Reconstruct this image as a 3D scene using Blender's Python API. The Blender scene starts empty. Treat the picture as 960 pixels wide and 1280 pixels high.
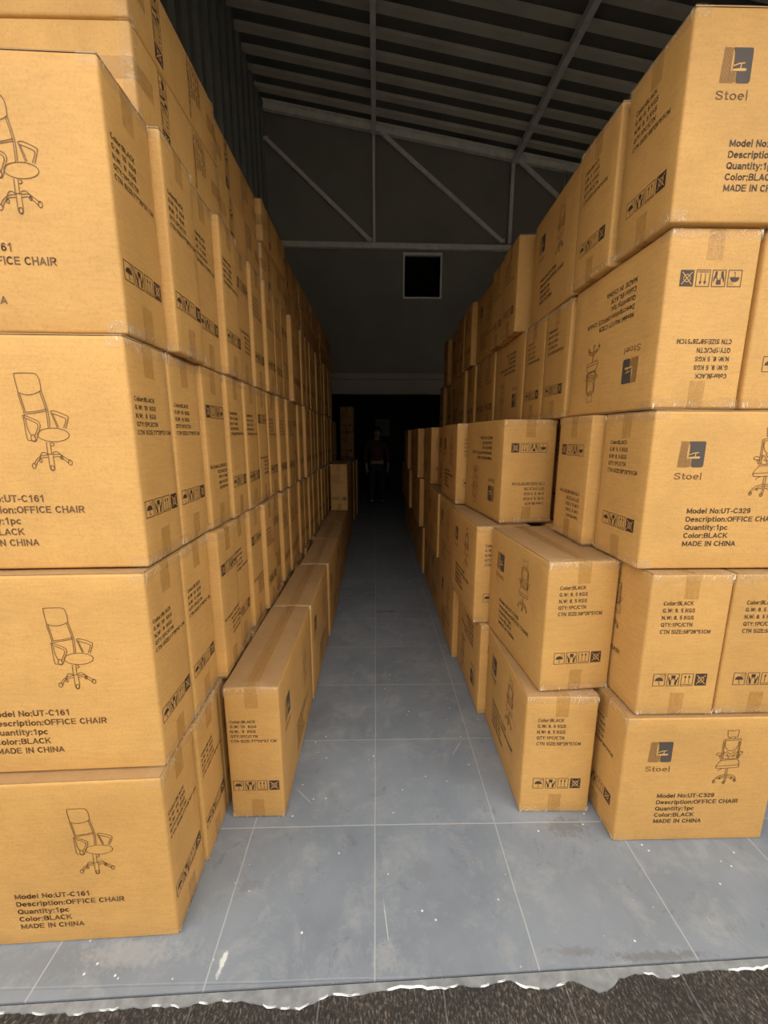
import bpy, bmesh, math, random
from mathutils import Vector, Matrix
random.seed(7)
PI = math.pi
col = bpy.context.scene.collection
scn = bpy.context.scene

# ------------------------------------------------------------------ camera
cam_d = bpy.data.cameras.new('camera'); cam = bpy.data.objects.new('camera', cam_d); col.objects.link(cam)
cam_d.sensor_fit = 'HORIZONTAL'; cam_d.sensor_width = 36.0; cam_d.lens = 500.0/960.0*36.0
cam_d.clip_start = 0.02; cam_d.clip_end = 200
PITCH = math.radians(10.75); YAW = math.atan(10/(500/math.cos(PITCH)))
cam.location = (0, 0, 1.45); cam.rotation_euler = (PI/2-PITCH, 0, -YAW)
scn.camera = cam

# ------------------------------------------------------------------ sky, door portal, exposure
w = bpy.data.worlds.new('sky'); scn.world = w; w.use_nodes = True
nt = w.node_tree; nt.nodes.clear()
wo = nt.nodes.new('ShaderNodeOutputWorld'); bg = nt.nodes.new('ShaderNodeBackground')
bg.inputs['Color'].default_value = (1.0, 0.97, 0.925, 1); bg.inputs['Strength'].default_value = 3.6
nt.links.new(bg.outputs[0], wo.inputs[0])
DOOR = (-1.75, 2.6, 3.05)          # left, right, head of the loading door
pl = bpy.data.lights.new('door_portal', 'AREA'); pl.shape = 'RECTANGLE'
pl.size = DOOR[1]-DOOR[0]; pl.size_y = DOOR[2]; pl.cycles.is_portal = True
po = bpy.data.objects.new('door_portal', pl); col.objects.link(po)
po.location = ((DOOR[0]+DOOR[1])/2, 0.60, DOOR[2]/2); po.rotation_euler = (PI/2, 0, 0)
sn = bpy.data.lights.new('sun', 'SUN'); sn.energy = 6.0; sn.angle = math.radians(.53); sn.color = (1, .96, .90)
so = bpy.data.objects.new('sun', sn); col.objects.link(so); so.rotation_euler = (math.radians(-20), 0, math.radians(12))   # high behind the building, added so the ground outside bounces light to the ceiling
scn.view_settings.view_transform = 'Standard'; scn.view_settings.look = 'None'
scn.view_settings.exposure = 0.0; scn.view_settings.gamma = 1; scn.view_settings.use_curve_mapping = False

# ------------------------------------------------------------------ materials
class MT:
    def __init__(s, name):
        s.m = bpy.data.materials.new(name); s.m.use_nodes = True; s.nt = s.m.node_tree
        s.b = s.nt.nodes['Principled BSDF']
    def n(s, t, **k):
        x = s.nt.nodes.new(t)
        for a, v in k.items():
            if a in x.inputs.keys(): x.inputs[a].default_value = v
            else: setattr(x, a, v)
        return x
    def l(s, a, b): s.nt.links.new(a, b)
    def ramp(s, fac, stops):
        r = s.n('ShaderNodeValToRGB'); s.l(fac, r.inputs[0]); e = r.color_ramp.elements
        while len(e) < len(stops): e.new(0.5)
        for el, (p, c) in zip(e, stops):
            el.position = p; el.color = (*c, 1) if len(c) == 3 else c
        return r
    def mix(s, f, a, b, mode='MIX'):
        x = s.n('ShaderNodeMix', data_type='RGBA', blend_type=mode)
        for sock, v in ((x.inputs[0], f), (x.inputs[6], a), (x.inputs[7], b)):
            if hasattr(v, 'links'): s.l(v, sock)
            elif isinstance(v, (int, float)): sock.default_value = v
            else: sock.default_value = (*v, 1)
        return x.outputs[2]
    def bump(s, h, st, dist=0.01):
        x = s.n('ShaderNodeBump', Strength=st, Distance=dist); s.l(h, x.inputs['Height']); s.l(x.outputs[0], s.b.inputs['Normal'])
def plain(name, c, rough=0.5, metal=0.0, noise=0.12, scale=8):
    t = MT(name); g = t.n('ShaderNodeNewGeometry'); nz = t.n('ShaderNodeTexNoise', Scale=scale, Detail=6.0); t.l(g.outputs['Position'], nz.inputs['Vector'])
    d = tuple(x*(1-noise) for x in c); u = tuple(min(1, x*(1+noise)) for x in c)
    r = t.ramp(nz.outputs[0], [(0.3, d), (0.7, u)]); t.l(r.outputs[0], t.b.inputs['Base Color'])
    t.b.inputs['Roughness'].default_value = rough; t.b.inputs['Metallic'].default_value = metal
    return t.m

def cardboard(name, base):
    t = MT(name); tc = t.n('ShaderNodeTexCoord'); oi = t.n('ShaderNodeObjectInfo')
    off = t.n('ShaderNodeVectorMath', operation='SCALE'); off.inputs[0].default_value = (37, 19, 53); t.l(oi.outputs['Random'], off.inputs['Scale'])
    ad = t.n('ShaderNodeVectorMath', operation='ADD'); t.l(tc.outputs['Object'], ad.inputs[0]); t.l(off.outputs[0], ad.inputs[1])
    v = ad.outputs[0]
    n1 = t.n('ShaderNodeTexNoise', Scale=5.0, Detail=5.0, Roughness=0.6); t.l(v, n1.inputs['Vector'])
    n2 = t.n('ShaderNodeTexNoise', Scale=160.0, Detail=4.0, Roughness=0.7); t.l(v, n2.inputs['Vector'])
    mp = t.n('ShaderNodeMapping'); mp.inputs['Scale'].default_value = (20, 20, 150); t.l(v, mp.inputs['Vector'])
    n3 = t.n('ShaderNodeTexNoise', Scale=1.0, Detail=3.0); t.l(mp.outputs[0], n3.inputs['Vector'])
    n4 = t.n('ShaderNodeTexNoise', Scale=22.0, Detail=8.0, Roughness=0.75); t.l(v, n4.inputs['Vector'])
    r1 = t.ramp(n1.outputs[0], [(0.3, tuple(x*.90 for x in base)), (0.7, tuple(x*1.06 for x in base))])
    r2 = t.ramp(n2.outputs[0], [(0.32, (.88, .87, .85)), (0.5, (1, 1, 1)), (0.72, (1.0, 1.0, 1.0))])
    r3 = t.ramp(n3.outputs[0], [(0.35, (.94, .93, .92)), (0.6, (1, 1, 1))])
    r4 = t.ramp(n4.outputs[0], [(0.30, (.92, .89, .86)), (0.40, (1, 1, 1)), (0.8, (1, 1, 1))])
    c = t.mix(1.0, r1.outputs[0], r2.outputs[0], 'MULTIPLY'); c = t.mix(1.0, c, r3.outputs[0], 'MULTIPLY'); c = t.mix(0.8, c, r4.outputs[0], 'MULTIPLY')
    rr = t.ramp(oi.outputs['Random'], [(0, (.90, .89, .86)), (1, (1.03, 1.03, 1.04))]); c = t.mix(1.0, c, rr.outputs[0], 'MULTIPLY')
    t.l(c, t.b.inputs['Base Color']); t.b.inputs['Roughness'].default_value = 0.62
    t.b.inputs['Specular IOR Level'].default_value = 0.35
    a = t.n('ShaderNodeMath', operation='ADD'); s2 = t.n('ShaderNodeMath', operation='MULTIPLY'); s2.inputs[1].default_value = .08
    t.l(n2.outputs[0], s2.inputs[0]); t.l(n1.outputs[0], a.inputs[0]); t.l(s2.outputs[0], a.inputs[1])
    t.bump(a.outputs[0], 0.35, 0.012)
    return t.m
def tape(name, c, alpha, rough=0.16, crinkle_glint=.5):
    t = MT(name); tc = t.n('ShaderNodeTexCoord'); oi = t.n('ShaderNodeObjectInfo')
    ad = t.n('ShaderNodeVectorMath', operation='ADD'); t.l(tc.outputs['Object'], ad.inputs[0]); t.l(oi.outputs['Location'], ad.inputs[1])
    mp = t.n('ShaderNodeMapping'); mp.inputs['Scale'].default_value = (30, 60, 14); t.l(ad.outputs[0], mp.inputs['Vector'])
    n = t.n('ShaderNodeTexNoise', Scale=1.6, Detail=3.0, Roughness=0.6, Distortion=1.2); t.l(mp.outputs[0], n.inputs['Vector'])
    # pale crinkles on the folded film, glints painted into colour and alpha
    m2 = t.n('ShaderNodeMapping'); m2.inputs['Scale'].default_value = (40, 55, 18); m2.inputs['Rotation'].default_value = (.5, .3, .4); t.l(ad.outputs[0], m2.inputs['Vector'])
    n2 = t.n('ShaderNodeTexNoise', Scale=1.3, Detail=2.0, Distortion=2.5); t.l(m2.outputs[0], n2.inputs['Vector'])
    cr = t.ramp(n2.outputs[0], [(0.505, (0, 0, 0)), (0.525, (1, 1, 1)), (0.545, (0, 0, 0))])
    n3 = t.n('ShaderNodeTexNoise', Scale=9.0, Detail=1.0); t.l(ad.outputs[0], n3.inputs['Vector'])
    pm = t.ramp(n3.outputs[0], [(0.50, (0, 0, 0)), (0.60, (crinkle_glint,)*3)])
    fac = t.mix(1.0, cr.outputs[0], pm.outputs[0], 'MULTIPLY')
    t.l(t.mix(fac, c, (.95, .88, .74)), t.b.inputs['Base Color']); t.b.inputs['Roughness'].default_value = rough
    t.b.inputs['Coat Weight'].default_value = 0.6; t.b.inputs['Coat Roughness'].default_value = 0.06
    ar = t.ramp(n.outputs[0], [(0.35, (alpha*.8,)*3), (0.7, (min(1, alpha*1.3),)*3)]); t.l(t.mix(fac, ar.outputs[0], (1, 1, 1)), t.b.inputs['Alpha'])
    t.bump(n.outputs[0], 0.9, 0.012)
    return t.m
BASE = (0.60, 0.335, 0.102)
M_card = cardboard('kraft_cardboard', BASE)
M_flap = cardboard('dusty_kraft_flap', (0.40, 0.24, 0.105))
M_tape = tape('brown_packing_tape', (0.58, 0.30, 0.055), 0.30)
M_clear = tape('clear_edge_tape', (0.75, 0.55, 0.30), 0.12, 0.12, 0.9)
M_film = plain('folded_clear_film', (.80, .68, .48), .15)
M_ink = plain('brown_black_ink', (0.050, 0.028, 0.018), 0.6)
M_inkb = plain('faded_brown_ink', (0.135, 0.062, 0.022), 0.6)
M_inkl = plain('blue_black_ink', (0.070, 0.054, 0.042), 0.7)
M_kraft = plain('unprinted_kraft', tuple(x*.95 for x in BASE), 0.7)
M_steel = plain('pale_painted_steel', (0.90, 0.86, 0.78), 0.5)
M_white = plain('white_window_frame', (0.92, 0.90, 0.86), 0.4)
M_grey = plain('dark_grey_wall_paint', (0.30, 0.275, 0.24), 0.75, noise=0.10, scale=1.5)
M_greyl = plain('grey_lintel_paint', (0.48, 0.44, 0.39), 0.7, noise=0.08, scale=2)
M_sheet = plain('grey_corrugated_sheet', (0.30, 0.31, 0.285), 0.5, 0.0, scale=2)
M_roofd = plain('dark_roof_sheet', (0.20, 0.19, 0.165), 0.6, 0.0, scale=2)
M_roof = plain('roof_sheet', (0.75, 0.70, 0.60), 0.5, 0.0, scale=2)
M_front = plain('outer_wall_render', (0.45, 0.44, 0.42), 0.8)
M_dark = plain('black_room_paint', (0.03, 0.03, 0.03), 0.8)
M_chip = plain('chipped_white_paint', (0.75, 0.75, 0.72), 0.7)

def floor_material():
    t = MT('grey_painted_tiles'); g = t.n('ShaderNodeNewGeometry'); P = g.outputs['Position']
    sub = t.n('ShaderNodeVectorMath', operation='ADD'); sub.inputs[1].default_value = (0.461, -0.400, 0); t.l(P, sub.inputs[0])
    wp = t.n('ShaderNodeTexNoise', Scale=3.0, Detail=3.0); t.l(P, wp.inputs['Vector'])
    sc = t.n('ShaderNodeVectorMath', operation='SCALE', Scale=0.008); t.l(wp.outputs['Color'], sc.inputs[0])
    ad = t.n('ShaderNodeVectorMath', operation='ADD'); t.l(sub.outputs[0], ad.inputs[0]); t.l(sc.outputs[0], ad.inputs[1])
    br = t.n('ShaderNodeTexBrick', offset=0.0, squash=1.0); br.inputs['Scale'].default_value = 1.0
    br.inputs['Brick Width'].default_value = 0.456; br.inputs['Row Height'].default_value = 0.436
    br.inputs['Mortar Size'].default_value = 0.0028; br.inputs['Mortar Smooth'].default_value = 0.4; br.inputs['Bias'].default_value = 0
    br.inputs['Color1'].default_value = (.93, .93, .93, 1); br.inputs['Color2'].default_value = (1.05, 1.05, 1.05, 1); br.inputs['Mortar'].default_value = (1, 1, 1, 1)
    t.l(ad.outputs[0], br.inputs['Vector'])
    n1 = t.n('ShaderNodeTexNoise', Scale=2.4, Detail=8.0, Roughness=0.62); t.l(P, n1.inputs['Vector'])
    c = t.ramp(n1.outputs[0], [(0.3, (.158, .180, .206)), (0.55, (.205, .227, .252)), (0.75, (.25, .268, .285))]).outputs[0]
    c = t.mix(1.0, c, br.outputs['Color'], 'MULTIPLY')
    # dark worn spots
    n2 = t.n('ShaderNodeTexNoise', Scale=11.0, Detail=7.0, Roughness=0.72, Distortion=0.9); t.l(P, n2.inputs['Vector'])
    s = t.ramp(n2.outputs[0], [(0.60, (0, 0, 0)), (0.66, (.45, .45, .45))]); c = t.mix(s.outputs[0], c, (.12, .12, .12))
    # pale dust mottling
    n3 = t.n('ShaderNodeTexNoise', Scale=7.0, Detail=9.0, Roughness=0.78, Distortion=0.4); t.l(P, n3.inputs['Vector'])
    s = t.ramp(n3.outputs[0], [(0.50, (0, 0, 0)), (0.72, (.50, .50, .50))]); c = t.mix(s.outputs[0], c, (.36, .36, .345))
    # short thin scratches
    for scl, rot, pos in ((16, .4, (3, 7, 0)), (13, 2.0, (9, 2, 0)), (19, 1.2, (1, 5, 0))):
        m2 = t.n('ShaderNodeMapping'); m2.inputs['Rotation'].default_value = (0, 0, rot); m2.inputs['Location'].default_value = pos; m2.inputs['Scale'].default_value = (scl, scl*.10, 1); t.l(P, m2.inputs['Vector'])
        vv = t.n('ShaderNodeTexVoronoi', Scale=1.0); vv.inputs['Randomness'].default_value = 1; t.l(m2.outputs[0], vv.inputs['Vector'])
        mk = t.n('ShaderNodeTexNoise', Scale=3.5+scl*.1, Detail=2.0); t.l(P, mk.inputs['Vector'])
        s = t.ramp(vv.outputs['Distance'], [(0.012, (.6, .6, .6)), (0.026, (0, 0, 0))]); s2 = t.ramp(mk.outputs[0], [(0.50, (0, 0, 0)), (0.56, (1, 1, 1))])
        c = t.mix(t.mix(1.0, s.outputs[0], s2.outputs[0], 'MULTIPLY'), c, (.55, .55, .53))
    # local marks: worn grey patches and pale filler
    def mark(cx, cy, rx, ry, colr, hard, sc=26.0, rot=0.0):
        nonlocal c
        m3 = t.n('ShaderNodeMapping', vector_type='TEXTURE'); m3.inputs['Location'].default_value = (cx, cy, 0); m3.inputs['Rotation'].default_value = (0, 0, rot); m3.inputs['Scale'].default_value = (rx, ry, 1); t.l(P, m3.inputs['Vector'])
        ln = t.n('ShaderNodeVectorMath', operation='LENGTH'); t.l(m3.outputs[0], ln.inputs[0])
        nz = t.n('ShaderNodeTexNoise', Scale=sc, Detail=5.0, Roughness=.7); t.l(P, nz.inputs['Vector'])
        ml = t.n('ShaderNodeMath', operation='MULTIPLY_ADD'); t.l(nz.outputs[0], ml.inputs[0]); ml.inputs[1].default_value = 3.0; ml.inputs[2].default_value = -1.5
        ad2 = t.n('ShaderNodeMath', operation='ADD'); t.l(ln.outputs['Value'], ad2.inputs[0]); t.l(ml.outputs[0], ad2.inputs[1])
        rr2 = t.ramp(ad2.outputs[0], [(.45, (hard*.8,)*3), (1.0, (0, 0, 0))]); c = t.mix(rr2.outputs[0], c, colr)
    mark(.71, 1.25, .09, .045, (.12, .115, .11), .7, 50.0)
    mark(-.96, .88, .30, .05, (.16, .165, .165), .6, 40.0)
    mark(-.70, .90, .16, .04, (.34, .34, .33), .5, 70.0)
    mark(-.436, .872, .008, .035, (.70, .69, .64), .9, 30.0, -.1)
    mark(.02, .88, .05, .04, (.34, .34, .33), .5, 60.0, .4)
    mark(.80, .865, .16, .014, (.12, .12, .115), .8, 60.0)
    mark(.56, .88, .10, .012, (.14, .14, .135), .6, 60.0)
    mark(.15, 1.10, .05, .05, (.15, .155, .16), .4, 70.0)
    mark(-.42, 1.07, .05, .02, (.15, .155, .16), .6, 45.0)
    mark(.09, 3.15, .12, .03, (.08, .08, .08), .6, 20.0)
    mark(.025, .965, .0016, .09, (.62, .62, .60), .9, 9.0, .12)
    mark(-.30, 1.40, .0014, .06, (.55, .55, .53), .8, 9.0, .8)
    mark(.38, 1.65, .0014, .06, (.55, .55, .53), .8, 9.0, -.6)
    # paint specks
    vo = t.n('ShaderNodeTexVoronoi', Scale=24.0); t.l(P, vo.inputs['Vector'])
    s = t.ramp(vo.outputs['Distance'], [(0.05, (1, 1, 1)), (0.10, (0, 0, 0))])
    nm = t.n('ShaderNodeTexNoise', Scale=6.0, Detail=1.0); t.l(P, nm.inputs['Vector'])
    s2 = t.ramp(nm.outputs[0], [(0.52, (0, 0, 0)), (0.56, (1, 1, 1))])
    c = t.mix(t.mix(1.0, s.outputs[0], s2.outputs[0], 'MULTIPLY'), c, (.72, .72, .70))
    # grout
    gm = t.ramp(br.outputs['Fac'], [(0.15, (0, 0, 0)), (0.7, (.62, .62, .62))])
    sp = t.n('ShaderNodeSeparateXYZ'); t.l(P, sp.inputs[0]); mr = t.n('ShaderNodeMapRange'); mr.inputs['From Min'].default_value = .90; mr.inputs['From Max'].default_value = .93; t.l(sp.outputs['Y'], mr.inputs['Value'])
    br2 = t.n('ShaderNodeTexBrick', offset=0.0); br2.inputs['Scale'].default_value = 1; br2.inputs['Brick Width'].default_value = .456; br2.inputs['Row Height'].default_value = 50
    br2.inputs['Mortar Size'].default_value = .0028; br2.inputs['Mortar Smooth'].default_value = .4
    sb2 = t.n('ShaderNodeVectorMath', operation='ADD'); sb2.inputs[1].default_value = (0, 10, 0); t.l(ad.outputs[0], sb2.inputs[0]); t.l(sb2.outputs[0], br2.inputs['Vector'])
    gm2 = t.ramp(br2.outputs['Fac'], [(0.15, (0, 0, 0)), (0.7, (.62, .62, .62))])
    c = t.mix(t.mix(mr.outputs[0], gm2.outputs[0], gm.outputs[0]), c, (.40, .40, .385))
    t.l(c, t.b.inputs['Base Color'])
    rr = t.ramp(n1.outputs[0], [(0.3, (.42,)*3), (0.7, (.62,)*3)]); t.l(rr.outputs[0], t.b.inputs['Roughness'])
    inv = t.n('ShaderNodeMath', operation='MULTIPLY_ADD'); t.l(br.outputs['Fac'], inv.inputs[0]); inv.inputs[1].default_value = -1.0; t.l(n2.outputs[0], inv.inputs[2])
    t.bump(inv.outputs[0], 0.35, 0.004)
    return t.m
def asphalt_material():
    t = MT('dark_speckled_stone'); g = t.n('ShaderNodeNewGeometry'); P = g.outputs['Position']
    mp = t.n('ShaderNodeMapping'); mp.inputs['Scale'].default_value = (1, .45, 1); mp.inputs['Rotation'].default_value = (0, 0, .4); t.l(P, mp.inputs['Vector'])
    n1 = t.n('ShaderNodeTexNoise', Scale=170.0, Detail=6.0, Roughness=0.8); t.l(mp.outputs[0], n1.inputs['Vector'])
    n2 = t.n('ShaderNodeTexNoise', Scale=6.0, Detail=5.0); t.l(P, n2.inputs['Vector'])
    c = t.ramp(n1.outputs[0], [(0.38, (.006, .005, .004)), (0.52, (.030, .025, .020)), (0.68, (.24, .20, .16))]).outputs[0]
    d = t.ramp(n2.outputs[0], [(0.35, (.7, .7, .7)), (0.7, (1.35, 1.3, 1.25))]); c = t.mix(1.0, c, d.outputs[0], 'MULTIPLY')
    br = t.n('ShaderNodeTexBrick', offset=0.0); br.inputs['Scale'].default_value = 1
    br.inputs['Brick Width'].default_value = 0.33; br.inputs['Row Height'].default_value = 0.9; br.inputs['Mortar Size'].default_value = 0.002
    sub = t.n('ShaderNodeVectorMath', operation='ADD'); sub.inputs[1].default_value = (.155, .3, 0); t.l(P, sub.inputs[0]); t.l(sub.outputs[0], br.inputs['Vector'])
    gm = t.ramp(br.outputs['Fac'], [(0.2, (0, 0, 0)), (0.8, (.32, .32, .32))]); c = t.mix(gm.outputs[0], c, (.30, .28, .26))
    t.l(c, t.b.inputs['Base Color']); t.b.inputs['Roughness'].default_value = 0.75
    t.bump(n1.outputs[0], 0.8, 0.006)
    return t.m
M_floor = floor_material(); M_asph = asphalt_material()

# ------------------------------------------------------------------ mesh helpers
def mkmesh(name, verts, faces, mats, midx=None, smooth=False):
    me = bpy.data.meshes.new(name); me.from_pydata([tuple(v) for v in verts], [], faces)
    for m in (mats if isinstance(mats, (list, tuple)) else [mats]): me.materials.append(m)
    if midx: me.polygons.foreach_set('material_index', midx)
    if smooth: me.polygons.foreach_set('use_smooth', [True]*len(me.polygons))
    me.update(); return me
def link(name, me, parent=None):
    o = bpy.data.objects.new(name, me); col.objects.link(o)
    if parent: o.parent = parent
    return o
def tag(o, label=None, cat=None, group=None, kind=None):
    if label: o['label'] = label
    if cat: o['category'] = cat
    if group: o['group'] = group
    if kind: o['kind'] = kind
    return o
class MB:
    def __init__(s): s.v = []; s.f = []
    def add(s, v, f):
        n = len(s.v); s.v += [tuple(x) for x in v]; s.f += [tuple(i+n for i in q) for q in f]
    def box(s, x0, x1, y0, y1, z0, z1):
        s.add([(x0,y0,z0),(x1,y0,z0),(x1,y1,z0),(x0,y1,z0),(x0,y0,z1),(x1,y0,z1),(x1,y1,z1),(x0,y1,z1)],
              [(0,3,2,1),(4,5,6,7),(0,1,5,4),(1,2,6,5),(2,3,7,6),(3,0,4,7)])
    def bar(s, a, b, w, d, up=(0, 1, 0)):
        a = Vector(a); b = Vector(b); t = (b-a).normalized(); u = Vector(up); sd = t.cross(u).normalized(); u = sd.cross(t).normalized()
        vs = []
        for p in (a, b):
            for i, j in ((-1,-1),(1,-1),(1,1),(-1,1)): vs.append(p+sd*(i*w/2)+u*(j*d/2))
        s.add(vs, [(0,1,2,3),(7,6,5,4),(0,4,5,1),(1,5,6,2),(2,6,7,3),(3,7,4,0)])
    def tube(s, pts, r, n=8):
        rings = []
        for i, p in enumerate(pts):
            p = Vector(p); t = (Vector(pts[min(i+1, len(pts)-1)])-Vector(pts[max(i-1, 0)])).normalized()
            a = t.cross(Vector((0.3, 0.2, 1))).normalized(); b = t.cross(a)
            rings.append([p+a*(r*math.cos(2*PI*k/n))+b*(r*math.sin(2*PI*k/n)) for k in range(n)])
        vs = [q for rg in rings for q in rg]
        fs = [(i*n+k, i*n+(k+1) % n, (i+1)*n+(k+1) % n, (i+1)*n+k) for i in range(len(pts)-1) for k in range(n)]
        fs += [tuple(range(n))[::-1], tuple((len(pts)-1)*n+k for k in range(n))]
        s.add(vs, fs)
    def build(s, name, mat, parent=None, bevel=0, smooth=False):
        o = link(name, mkmesh(name, s.v, s.f, mat, smooth=smooth), parent)
        if bevel:
            m = o.modifiers.new('bevel', 'BEVEL'); m.width = bevel; m.segments = 2; m.limit_method = 'ANGLE'
        return o
def struct(name, mb, mat): return tag(mb.build(name, mat), kind='structure')

# ------------------------------------------------------------------ the setting
ROOF = lambda X: 6.95-0.166*(X+1.95)
XL, XR, YB, YF = -1.95, 4.6, 8.0, 0.62
m = MB(); m.add([(-2.6,.83-2.6*.027,0),(5.2,.83+5.2*.027,0),(5.2,12.5,0),(-2.6,12.5,0),(-2.6,.83-2.6*.027,-.1),(5.2,.83+5.2*.027,-.1),(5.2,12.5,-.1),(-2.6,12.5,-.1)],
                [(0,1,2,3),(0,4,5,1),(7,6,5,4)])
struct('floor', m, M_floor)
# threshold strip with a broken painted edge
random.seed(3)
xs = [-3+.012*i for i in range(int(6.6/.012))]; ys = []; a = 0
for x in xs:
    a = a*.72+random.uniform(-.0030, .0030)+(random.uniform(-.009, 0) if random.random() < .03 else 0)
    base = .809+.0024*math.sin(x*3.1)+.0022*math.sin(x*13+1)+.0014*math.sin(x*37)+a
    if .36 < x < .54: base -= .0+.016*math.sin((x-.36)/.18*PI)
    if -.36 < x < -.12: base -= .018*math.sin((x+.36)/.24*PI)
    if .52 < x < .66: base -= .022*math.sin((x-.52)/.14*PI)
    ys.append(min(.8235, base))
m = MB(); n = len(xs)
ys = [y+.027*x for x, y in zip(xs, ys)]
m.add([(x, .8265+.027*x, -.003) for x in xs]+[(x, y, -.003) for x, y in zip(xs, ys)]+[(x, y-.0006, -.0068) for x, y in zip(xs, ys)],
      [(i, i+n, i+n+1, i+1) for i in range(n-1)]+[(i+n, i+2*n, i+2*n+1, i+n+1) for i in range(n-1)])
struct('trim_1', m, plain('painted_threshold', (.20, .205, .205), .85, noise=.25, scale=30))
m = MB(); ch = [max(.0, random.gauss(.0001, .0009)) + (.0022 if math.sin(x*13)+math.sin(x*5.3+2) > 1.2 else 0) for x in xs]
for i in range(n-1):
    if ch[i] > .0008 or ch[i+1] > .0008:
        m.add([(xs[i], ys[i]+.001, -.0022), (xs[i], ys[i]-ch[i]-.0004, -.0056), (xs[i+1], ys[i+1]-ch[i+1]-.0004, -.0056), (xs[i+1], ys[i+1]+.001, -.0022)], [(0,1,2,3)])
struct('trim_2', m, M_chip)
m = MB(); m.add([(-14,-16,-.0066),(14,-16,-.0066),(14,1.0,-.0066),(-14,1.0,-.0066)], [(0,1,2,3)])
struct('ground', m, M_asph)
m = MB(); m.box(-30, 30, -40, -2.0, -.06, -.005); struct('bounce_yard', m, plain('pale_bounce_concrete', (.42, .40, .35), .85))  # added unseen ground, kept pale to bounce sunlight onto roof and back wall
m = MB(); m.box(-30, 30, -9.6, -9.0, 0, 4.9); struct('wall_sky_blocker', m, plain('dark_sky_blocker', (.12, .115, .11), .85))  # added unseen wall, hides the low sky so the aisle darkens with depth

def corrug(name, mat, p0, along, across, length, period, depth, nrm, flat=.36, slope=.14):
    """trapezoid sheet: profile runs 'along', extruded 'across'"""
    p0, A, B, N = Vector(p0), Vector(along), Vector(across), Vector(nrm)
    prof = []; s = 0
    while s < length:
        for ds, h in ((0, 0), (flat, 0), (flat+slope, 1), (1-slope, 1)): prof.append((s+ds*period, h*depth))
        s += period
    vs = [p0+A*q+N*h for q, h in prof]+[p0+A*q+N*h+B for q, h in prof]; k = len(prof)
    o = link(name, mkmesh(name, vs, [(i, i+1, i+1+k, i+k) for i in range(k-1)], mat)); tag(o, kind='structure'); return o
# left wall: standing sheet, ribs along Y
corrug('wall_left', M_sheet, (XL, .62, 0), (0,1,0), (0,0,7.2), 11.6, .30, .05, (1,0,0))
m = MB(); m.box(XL-.2, XL-.06, .62, 12.5, 0, 7.3); struct('wall_left_outer', m, M_front)
m = MB(); m.box(XR, XR+.15, .62, 12.5, 0, 7.3); struct('wall_right', m, M_grey)
# roof: deep ribs run down the slope, period .33 along Y; bright flats are the low ones
dx = XR+.2-(XL-.2)
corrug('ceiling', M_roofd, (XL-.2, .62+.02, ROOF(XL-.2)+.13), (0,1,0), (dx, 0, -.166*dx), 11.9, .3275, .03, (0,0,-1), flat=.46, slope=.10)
m = MB(); x0, x1 = XL-.2, XR+.2
m.add([(x0,.6,ROOF(x0)+.17),(x1,.6,ROOF(x1)+.17),(x1,12.5,ROOF(x1)+.17),(x0,12.5,ROOF(x0)+.17)], [(0,1,2,3)]); struct('ceiling_cover', m, M_front)
# back wall with opening and window hole
W0, W1, WZ0, WZ1 = .535, 1.185, 3.975, 4.665
m = MB(); ox0, ox1, oz = -1.5, 2.2, 2.24
zt = 7.2
for (a, b, c, d) in ((XL, ox0, 0, zt), (ox1, XR, 0, zt), (ox0, W0, oz, zt), (W1, ox1, oz, zt), (W0, W1, oz, WZ0), (W0, W1, WZ1, zt)):
    m.box(a, b, YB, YB+.15, c, d)
struct('wall_back', m, M_grey)
m = MB(); m.box(ox0-.1, ox1+.1, YB-.05, YB-.002, oz, 2.62); struct('trim_3', m, M_greyl)
m = MB(); m.box(ox0-.1, ox1+.1, YB-.07, YB-.052, 2.50, 2.515); struct('trim_4', m, M_grey)
# front wall around the loading door
m = MB(); m.box(XL-.2, DOOR[0], YF, YF+.15, -.02, 7.2); m.box(DOOR[1], XR+.2, YF, YF+.15, -.02, 7.2); m.box(DOOR[0], DOOR[1], YF, YF+.15, DOOR[2], 7.2)
struct('wall_front', m, M_front)
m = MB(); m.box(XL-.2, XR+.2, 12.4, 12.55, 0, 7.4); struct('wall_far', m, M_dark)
# window
wf = MB(); t_ = .03
wf.box(W0-t_, W1+t_, YB-.03, YB+.03, WZ1-.0, WZ1+.05); wf.box(W1, W1+t_, YB-.03, YB+.03, WZ0-t_, WZ1); wf.box(W0-t_, W0, YB-.02, YB+.03, WZ0-t_, WZ1)
wf.box(W0, W1, YB-.02, YB+.03, WZ0-t_, WZ0)
win = struct('window_1', wf, M_white)
g = MT('dark_window_glass'); g.b.inputs['Base Color'].default_value = (.02, .02, .022, 1); g.b.inputs['Roughness'].default_value = .08
g.b.inputs['Transmission Weight'].default_value = .8; g.b.inputs['IOR'].default_value = 1.45
m = MB(); m.box(W0, W1, YB+.05, YB+.056, WZ0, WZ1); m.build('window_glass', g.m, win)

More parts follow.
